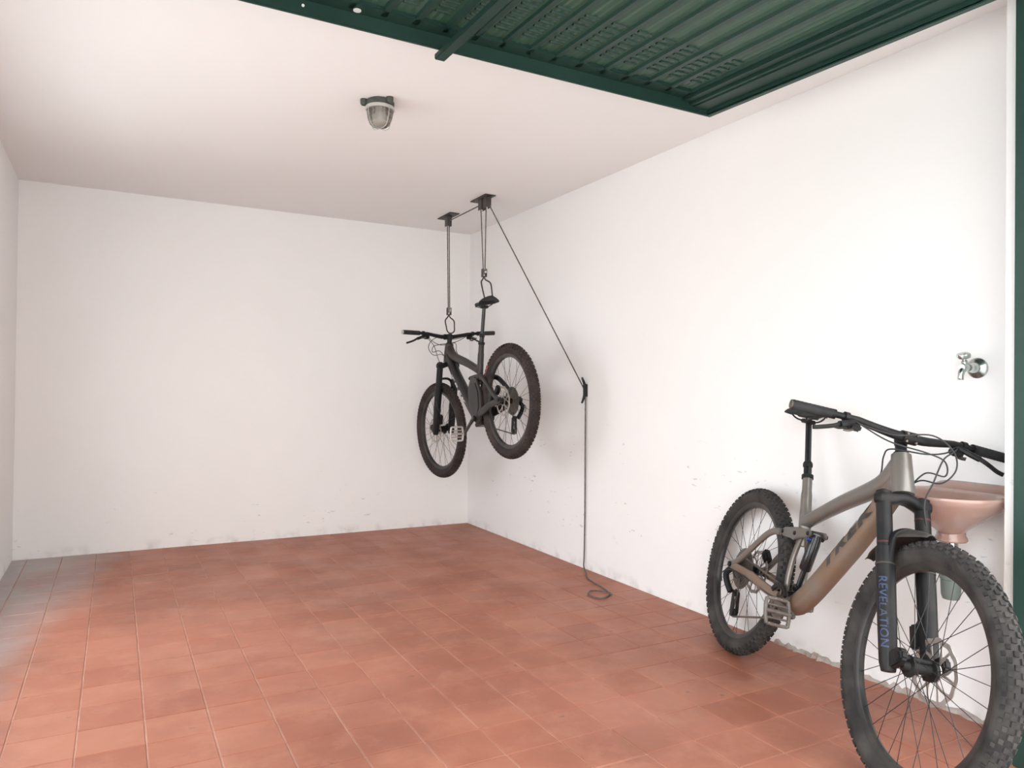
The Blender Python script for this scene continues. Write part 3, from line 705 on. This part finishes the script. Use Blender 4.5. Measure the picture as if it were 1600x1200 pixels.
    for s, dd in ((-1, cdv), (1, -cdv)):
        dd = dd if c['crank_right_fwd'] else -dd
        ca = MB().tube([bb+Vector((0, s*.066, 0))-dd*.018, bb+Vector((0, s*.067, 0)), bb+Vector((0, s*.072, 0))+dd*.06, bb+Vector((0, s*.078, 0))+dd*.15, bb+Vector((0, s*.079, 0))+dd*.172, bb+Vector((0, s*.079, 0))+dd*.184], [(.012, .006), (.019, .010), (.013, .009), (.012, .008), (.014, .008), (.007, .006)], 14, sq=2.6).build('crank_arm', c['crank_mat'], B)
        MB().lathe([(0, 0), (.013, 0), (.012, .004), (0, .004)], bb+Vector((0, s*.076, 0)), (0, s, 0), 16).build('crank_bolt', 'gunmetal', ca)
        # flat pedal: axle, cage of bars, pins
        pc = bb+dd*.170+Vector((0, s*.140, 0)); PM = Matrix.Translation(pc) @ Matrix.Rotation(c['pedal_rot'], 4, 'Y')
        if c['pedals']:
            pd_ = MB().tube([(0, -s*.056, 0), (0, s*.046, 0)], .0085, 12).build('pedal', c['pedal_mat'], B, PM)
            for x in (-.047, .047): MB().tube([(x, -.040, 0), (x*1.04, 0, 0), (x, .040, 0)], [(.007, .0065)]*3, 8, sq=3).build('pedal_cage', c['pedal_mat'], pd_)
            for y in (-.042, .042): MB().tube([(-.048, y, 0), (-.02, y*1.12, 0), (.02, y*1.12, 0), (.048, y, 0)], [(.007, .0065)]*4, 8, sq=3).build('pedal_cage', c['pedal_mat'], pd_)
            for x in (-.024, .024): MB().tube([(x, -.042, 0), (x, .042, 0)], .0042, 8).build('pedal_cage', c['pedal_mat'], pd_)
            for x in (-.047, .047):
                for y in (-.036, -.012, .012, .036):
                    MB().tube([(x, y, -.0115), (x, y, .0115)], .0018, 6).build('pedal_pin', 'steel', pd_)
    # chainring with teeth and windows
    cr = MB(); n = 128; vs = []
    for k in range(n):
        t = 2*PI*k/n; q = k % 4; r_ = .0665 if q in (0, 1) else .0625
        for yy in (-.0015, .0015): vs += [(.050*math.cos(t), yy, .050*math.sin(t)), (r_*math.cos(t), yy, r_*math.sin(t))]
    fs = []
    for k in range(n):
        a, b2 = 4*k, 4*((k+1) % n)
        fs += [(a, a+1, b2+1, b2), (a+2, b2+2, b2+3, a+3), (a+1, a+3, b2+3, b2+1), (a, b2, b2+2, a+2)]
    cr.add(vs, fs)
    for k in range(5):
        t = 2*PI*k/5+.3; cr.bar((.018*math.cos(t), 0, .018*math.sin(t)), (.053*math.cos(t), 0, .053*math.sin(t)), .004, .012, up=(-math.sin(t), 0, math.cos(t)))
    cr.revolve([(.014, -.003), (.022, -.003), (.022, .003), (.014, .003)], 24)
    cr.build('chainring', 'gunmetal', B, Matrix.Translation(bb+Vector((0, -.052, 0))), smooth=30)
    MB().prism([(.055*math.cos(t)+ (.0), .055*math.sin(t)) for t in [math.radians(a_) for a_ in range(30, 151, 12)]]+[(.076*math.cos(t), .076*math.sin(t)) for t in [math.radians(a_) for a_ in range(150, 29, -12)]], bb+Vector((0, -.060, 0)), (1, 0, 0), (0, 0, 1), .006).build('chain_guide', 'black', B, bevel=.002)
    if c['bash']:
        # motor-like cover plates and skid guard round the bottom bracket
        for s in (-1, 1):
            MB().prism([(.355, .605), (.455, .625), (.515, .56), (.53, .45), (.50, .35), (.42, .285), (.35, .30), (.315, .37), (.305, .50)], (0, s*.047, 0), (1, 0, 0), (0, 0, 1), .014).build('side_cover', 'frame2', B, bevel=.006)
            MB().prism([(.375, .575), (.44, .585), (.48, .53), (.485, .44), (.45, .36), (.39, .35), (.35, .41), (.345, .51)], (0, s*.056, 0), (1, 0, 0), (0, 0, 1), .006).build('cover_inset', 'frame2_black', B, bevel=.002)
        MB().box((.42, 0, .292), (.11, .085, .03)).build('skid_plate', 'frame2', B, bevel=.006)
    ax_ = Vector((0, -.040, RT)); chn = []
    y1, y2 = -.052, -.040
    for k in range(13):
        t = math.radians(85-k*14.5); chn.append(bb+Vector((.066*math.cos(t), y1, .066*math.sin(t))))
    jl, ju = Vector((.055, y2, .180)), Vector((.030, y2, .262))
    for k in range(6):
        t = math.radians(-80-k*30); chn.append(jl+Vector((.019*math.cos(t), 0, .019*math.sin(t))))
    chn.append(ju+Vector((.016, 0, -.01))); chn.append(ju+Vector((.018, 0, .012)))
    for k in range(8):
        t = math.radians(-60-k*28); chn.append(ax_+Vector((.056*math.cos(t), 0, .056*math.sin(t))))
    chn.append(ax_+Vector((.01, 0, .056)))
    MB().tube(chn, [(.0042, .0028)]*len(chn), 6, up=(0, 1, 0), closed=True, sq=4).build('chain', 'gunmetal', B, smooth=25)
    de = MB().tube(spline([(-.008, -.070, .36), (-.022, -.082, .33), (.0, -.078, .295), (.030, -.066, .262)], 5), [(.013, .012)]*16, 10, sq=3).build('derailleur', 'black', B)
    for yy in (-.012, .012):
        MB().prism([(.018, .275), (.044, .268), (.072, .185), (.066, .162), (.044, .162), (.038, .18)], (0, y2+yy, 0), (1, 0, 0), (0, 0, 1), .003).build('derailleur_cage', 'black', de, bevel=.001)
    for p_ in (jl, ju):
        MB().revolve([(.005, -.004), (.0155, -.004), (.017, 0), (.0155, .004), (.005, .004)], 22).build('jockey_wheel', 'black', de, Matrix.Translation(p_))
    return B

C1 = dict(frame='frame1', frame_dirty='frame1_dirty', stays='frame1_dirty', seatstay='frame1', stay_w=1.0, tyre='tyre', knob='knob', decal='dark', dial='blue', fork_text=True, mudguard=True,
          cap='gunmetal', crank=-.06, crank_right_fwd=True, crank_mat='gunmetal', pedals=True, pedal_mat='pedal', pedal_rot=1.15, bash=False, saddle_tilt=0.0)
M1 = bike_matrix(-.2815, -3.4245, 4.3229, .2438, 0, .004)
bike1 = make_bike('grey muddy mountain bike leaning on the right wall in front of the pink basin', M1, -.03, C1)
C2 = dict(frame='frame2', frame_dirty='frame2_black', stays='frame2_black', seatstay='frame2_black', stay_w=1.25, tyre='tyre2', knob='knob2', decal='white', dial='blue', fork_text=False, mudguard=False,
          cap='silver', crank=math.radians(150), crank_right_fwd=True, crank_mat='frame2', pedals=True, pedal_mat='silver', pedal_rot=1.35, bash=True, saddle_tilt=.14, tyre_label=True)
M2 = bike_matrix(-.492, -1.7744, 1.5576, .0222, .209, .7389)
bike2 = make_bike('dark mountain bike hanging from the ceiling hoist in the far corner', M2, .108, C2)

# ------------------------------------------------------------------ ceiling hoist
def pulley(y, n, label):
    R = empty('ceiling_pulley', Matrix.Translation((-.450, y, H))); tag(R, label, 'pulley', 'hoist pulleys on the ceiling')
    MB().box((0, 0, -.004), (.085, .25, .008)).build('mounting_plate', 'hoist', R, bevel=.002)
    for s in (-1, 1):
        for q in (-1, 1): MB().lathe([(0, 0), (.007, 0), (.006, .004), (0, .005)], (s*.026, q*.1, -.008), (0, 0, -1), 10).build('screw', 'gunmetal', R)
    for k in range(n):
        yy = (k-(n-1)/2)*.085+(-.03 if n == 2 else .0)
        hs_ = MB()
        for s in (-1, 1): hs_.box((s*.017, yy, -.046), (.004, .052, .078))
        hs_.box((0, yy, -.010), (.036, .052, .006)); hs_.box((0, yy-.024, -.046), (.034, .004, .078))
        h_ = hs_.build('pulley_housing', 'hoist', R, bevel=.001)
        MB().revolve([(.003, -.010), (.021, -.010), (.016, 0), (.021, .010), (.003, .010)], 20).build('sheave', 'hoist', h_, Matrix.Translation((0, yy, -.060)) @ Matrix.Rotation(PI/2, 4, 'Z'))
    return R
PY1, PY2 = -.547, -1.168
pulley(PY1, 1, 'single-wheel ceiling pulley plate above the hanging handlebar'); pulley(PY2, 2, 'double-wheel ceiling pulley plate above the hanging saddle')
hook_f = M2 @ Vector((.862, 0, 1.078)); hook_r = M2 @ Vector((.185, 0, 1.118))
def hook(bottom, blk, label):
    """pulley block with a two-armed rubber hook reaching down to what it carries"""
    R = empty('hoist_hook', Matrix.Translation(blk)); tag(R, label, 'hook', 'hooks of the bike hoist')
    b = bottom-blk
    bk = MB()
    for s in (-1, 1): bk.box((s*.013, 0, .0), (.004, .034, .056))
    bk.box((0, 0, -.027), (.03, .034, .006)); bk.build('pulley_block', 'hoist', R, bevel=.001)
    MB().revolve([(.003, -.009), (.018, -.009), (.013, 0), (.018, .009), (.003, .009)], 20).build('sheave', 'silver', R, Matrix.Translation((0, 0, .008)) @ Matrix.Rotation(PI/2, 4, 'Z'))
    for s in (-1, 1):
        MB().tube(spline([(0, 0, -.028), (s*.012, 0, -.048), (s*.036, b.y*.4, -.075), (s*.034, b.y*.8, b.z*.75), (s*.030, b.y, b.z+.012), (s*.016, b.y, b.z-.004), (0, b.y, b.z-.008)], 6), .0052, 8, up=(0, 1, 0)).build('hook_arm', 'hook', R)
    return R
blk_f = Vector((-.488, -.670, hook_f.z+.165)); blk_r = Vector((-.490, -1.285, hook_r.z+.20))
hook(hook_f, blk_f, 'black hoist hook holding the stem of the hanging bike')
hook(hook_r, blk_r, 'black hoist hook holding the saddle of the hanging bike')
zt = H-.060
cleat = Vector((0, -1.854, 1.178))
p_front = Vector((-.450, PY1, zt)); p_rear_a = Vector((-.450, PY2-.0725, zt)); p_rear_b = Vector((-.450, PY2+.0125, zt))
r1 = [p_front+Vector((0, .017, .0)), blk_f+Vector((0, .013, .010)), blk_f+Vector((0, .0, -.006)), blk_f+Vector((0, -.013, .010)), p_front+Vector((0, -.017, -.004)), p_front+Vector((0, -.006, .017)),
      p_rear_b+Vector((0, .0, .018)), p_rear_a+Vector((0, -.004, .018)), p_rear_a+Vector((.004, -.018, -.002)), cleat+Vector((-.016, .02, .02)), cleat+Vector((-.018, 0, -.01)), cleat+Vector((-.014, -.004, -.06))]
fall = [(-.013, -1.860, .80), (-.012, -1.862, .40), (-.014, -1.862, .10), (-.020, -1.868, .020), (-.06, -1.95, .006), (-.149, -2.115, .005), (-.189, -2.330, .005), (-.235, -2.450, .005), (-.330, -2.500, .006), (-.352, -2.413, .006), (-.285, -2.345, .007), (-.225, -2.420, .010), (-.240, -2.48, .011)]
path = r1+spline(fall, 6)
tag(MB().tube(path, .0044, 7, up=(1, 0, 0)).build('hoist_rope', 'rope'), 'long grey hoist cord running to the wall cleat and coiled on the floor', 'rope')
r2 = [p_rear_b+Vector((0, .017, 0)), blk_r+Vector((0, .013, .010)), blk_r+Vector((0, 0, -.006)), blk_r+Vector((0, -.013, .010)), p_rear_a+Vector((0, .017, 0))]
tag(MB().tube(r2, .0040, 7, up=(1, 0, 0)).build('hoist_rope', 'rope'), 'double grey cord from the ceiling plate down to the saddle hook', 'rope')
cl = empty('rope_cleat', Matrix.Translation(cleat)); tag(cl, 'black rope cleat screwed to the right wall', 'cleat')
MB().tube(spline([(-.040, 0, .085), (-.026, 0, .055), (-.018, 0, .03), (-.017, 0, 0), (-.018, 0, -.03), (-.026, 0, -.055), (-.040, 0, -.085)], 4), [(.006+.006*math.sin(i/24*PI), .006+.005*math.sin(i/24*PI)) for i in range(25)], 10).build('cleat_horns', 'black_rubber', cl)
MB().box((-.009, 0, 0), (.018, .024, .085)).build('cleat_base', 'black_rubber', cl, bevel=.004)

# ------------------------------------------------------------------ ceiling lamp
lp = empty('ceiling_lamp', Matrix.Translation((-1.655, -2.51, H)) @ Matrix.Rotation(math.radians(20), 4, 'Z')); tag(lp, 'small bulkhead ceiling lamp with a clear glass dome', 'lamp')
MB().lathe([(0, 0), (.062, 0), (.068, -.006), (.068, -.022), (.064, -.030), (0, -.030)], n=28).build('base', 'lampbase', lp)
for a_ in (.5, .5+PI*2/3, .5+PI*4/3):
    MB().lathe([(0, 0), (.017, 0), (.017, -.022), (.012, -.028), (0, -.028)], (.076*math.cos(a_), .076*math.sin(a_), 0), n=14).build('fixing_lug', 'lampbase', lp)
MB().lathe([(.060, -.030), (.068, -.030), (.069, -.044), (.060, -.046)], n=28).build('ring', 'lampring', lp)
MB().lathe([(.064, -.038), (.064, -.056), (.058, -.086), (.047, -.112), (.034, -.122), (0, -.124), (0, -.120), (.032, -.118), (.044, -.109), (.054, -.085), (.060, -.056), (.060, -.038)], n=16).build('glass_dome', 'glass', lp, smooth=15)
MB().lathe([(0, -.034), (.014, -.036), (.014, -.052), (.018, -.062), (.026, -.078), (.024, -.094), (.012, -.103), (0, -.105)], n=20).build('bulb', 'bulb', lp)
for a_ in (0, PI/2):
    dx, dy = math.cos(a_), math.sin(a_)
    MB().tube(spline([(-.069*dx, -.069*dy, -.036), (-.067*dx, -.067*dy, -.075), (-.056*dx, -.056*dy, -.112), (-.035*dx, -.035*dy, -.129), (.0, .0, -.131), (.035*dx, .035*dy, -.129), (.056*dx, .056*dy, -.112), (.067*dx, .067*dy, -.075), (.069*dx, .069*dy, -.036)], 4), .0016, 6).build('wire_guard', 'lampring', lp)

# ------------------------------------------------------------------ basin, trap and tap
SX, SY, SZ = -.17, -4.372, .825
bs = empty('wash_basin', Matrix.Translation((0, SY, SZ))); tag(bs, 'pink ceramic wash basin on the right wall behind the leaning bike', 'basin')
NA = 40
def ring(hw, fx, bx, z, e=2.3):
    """rounded outline: half width hw, front reach fx, back reach bx (both towards -x)"""
    out = []
    for k in range(NA):
        t = 2*PI*k/NA; cs_, sn_ = math.cos(t), math.sin(t)
        c_ = math.copysign(abs(cs_)**(2/e), cs_); s_ = math.copysign(abs(sn_)**(2/e), sn_)
        mid = (fx+bx)/2; rx = (fx-bx)/2
        zz = z
        out.append((-(mid+rx*c_), hw*s_, zz))
    return out
rings = [ring(.040, .215, .125, -.135, 2), ring(.050, .23, .115, -.122, 2), ring(.085, .27, .075, -.095, 2), ring(.135, .315, .03, -.055, 2.2), ring(.170, .350, .006, -.024), ring(.182, .366, .002, -.006), ring(.184, .368, .001, .0),
         ring(.182, .366, .001, .006), ring(.168, .352, .06, .004), ring(.160, .343, .075, -.006), ring(.140, .31, .10, -.05), ring(.09, .25, .12, -.085), ring(.02, .19, .15, -.10)]
vs = [p for r in rings for p in r]; fs = []
for i in range(len(rings)-1):
    for k in range(NA): fs.append((i*NA+k, i*NA+(k+1) % NA, (i+1)*NA+(k+1) % NA, (i+1)*NA+k))
fs += [tuple(range(NA-1, -1, -1)), tuple((len(rings)-1)*NA+k for k in range(NA))]
MB().add(vs, fs).build('bowl', 'ceramic', bs, smooth=50)
bk = MB(); pr = [(-.001, -.03), (-.001, .030), (-.010, .032), (-.022, .026), (-.05, .008), (-.06, -.03)]
n = 21; vs = []; fs = []
for i in range(n):
    y = -.172+.344*i/(n-1); q = max(0., 1-(abs(y)/.172)**6)
    for x, z in pr: vs.append((x, y, -.03+(z+.03)*(.55+.45*q)))
for i in range(n-1):
    for k in range(len(pr)-1): a = i*len(pr)+k; fs.append((a, a+1, a+len(pr)+1, a+len(pr)))
bk.add(vs, fs+[tuple(range(len(pr)-1, -1, -1)), tuple((n-1)*len(pr)+k for k in range(len(pr)))]).build('back_ledge', 'ceramic', bs, smooth=50)
MB().lathe([(0, -.10), (.044, -.10), (.045, -.142), (.050, -.150), (.052, -.158), (.048, -.163), (0, -.163)], (-.17, 0, 0), n=28).build('drain_boss', 'ceramic', bs)
tp = empty('bottle_trap', Matrix.Translation((SX, SY, 0))); tag(tp, 'grey-green plastic bottle trap under the pink basin', 'drain trap')
MB().lathe([(0, .664), (.022, .664), (.022, .640), (.016, .636), (.016, .588), (0, .588)], n=20).build('tailpiece', 'chrome', tp)
MB().lathe([(0, .600), (.024, .600), (.033, .590), (.034, .575), (.034, .540), (.036, .538), (.036, .530), (.033, .528), (.031, .475), (.026, .460), (0, .456)], n=24).build('bottle', 'trap', tp)
MB().tube([(0, 0, .552), (.169, 0, .552)], .013, 14).build('waste_pipe', 'trap', tp)
MB().lathe([(.013, 0), (.021, 0), (.021, -.004), (.013, -.006)], (.1695, 0, .552), (1, 0, 0), 20).build('wall_flange', 'trap', tp)

ta_ = empty('wall_tap', Matrix.Translation((0, -4.364, 1.271))); tag(ta_, 'chrome wall tap with round knob above the pink basin', 'tap')
MB().lathe([(0, 0), (.037, 0), (.037, .006), (.030, .012), (.020, .016), (.018, .018), (0, .018)], (0, 0, 0), (-1, 0, 0), 28).build('rosette', 'chrome', ta_)
MB().lathe([(0, .012), (.018, .012), (.019, .030), (.015, .038), (.011, .044), (.011, .060), (.0145, .066), (.0145, .094), (.011, .100), (0, .101)], (0, 0, 0), (-1, 0, 0), 20).build('valve_body', 'chrome', ta_)
MB().tube(spline([(-.080, 0, -.002), (-.096, 0, -.010), (-.104, 0, -.026), (-.106, 0, -.044)], 5), [.0105]*10+[.0095]*5+[.0105], 14).build('spout', 'chrome', ta_)
MB().lathe([(0, .008), (.011, .008), (.010, .024), (.007, .026), (.007, .034), (0, .034)], (-.078, 0, 0), (-.25, 0, 1), 16).build('stem', 'chrome', ta_)
kn = MB(); vs = []; fs = []; n = 32
ax = Vector((-.25, 0, 1)).normalized(); o = Vector((-.078, 0, 0))+ax*.032; x = Vector((0, 1, 0)); y = ax.cross(x)
lev = [(.012, 0), (.020, .003), (.023, .010), (.022, .018), (.016, .022)]
for r_, h_ in lev:
    for k in range(n):
        t = 2*PI*k/n; rr = r_*(1+.09*math.cos(4*t)); vs.append(o+ax*h_+x*rr*math.cos(t)+y*rr*math.sin(t))
for i in range(len(lev)-1):
    for k in range(n): fs.append((i*n+k, i*n+(k+1) % n, (i+1)*n+(k+1) % n, (i+1)*n+k))
fs += [tuple(range(n-1, -1, -1)), tuple((len(lev)-1)*n+k for k in range(n))]
kn.add(vs, fs).build('knob', 'chrome', ta_, smooth=35)
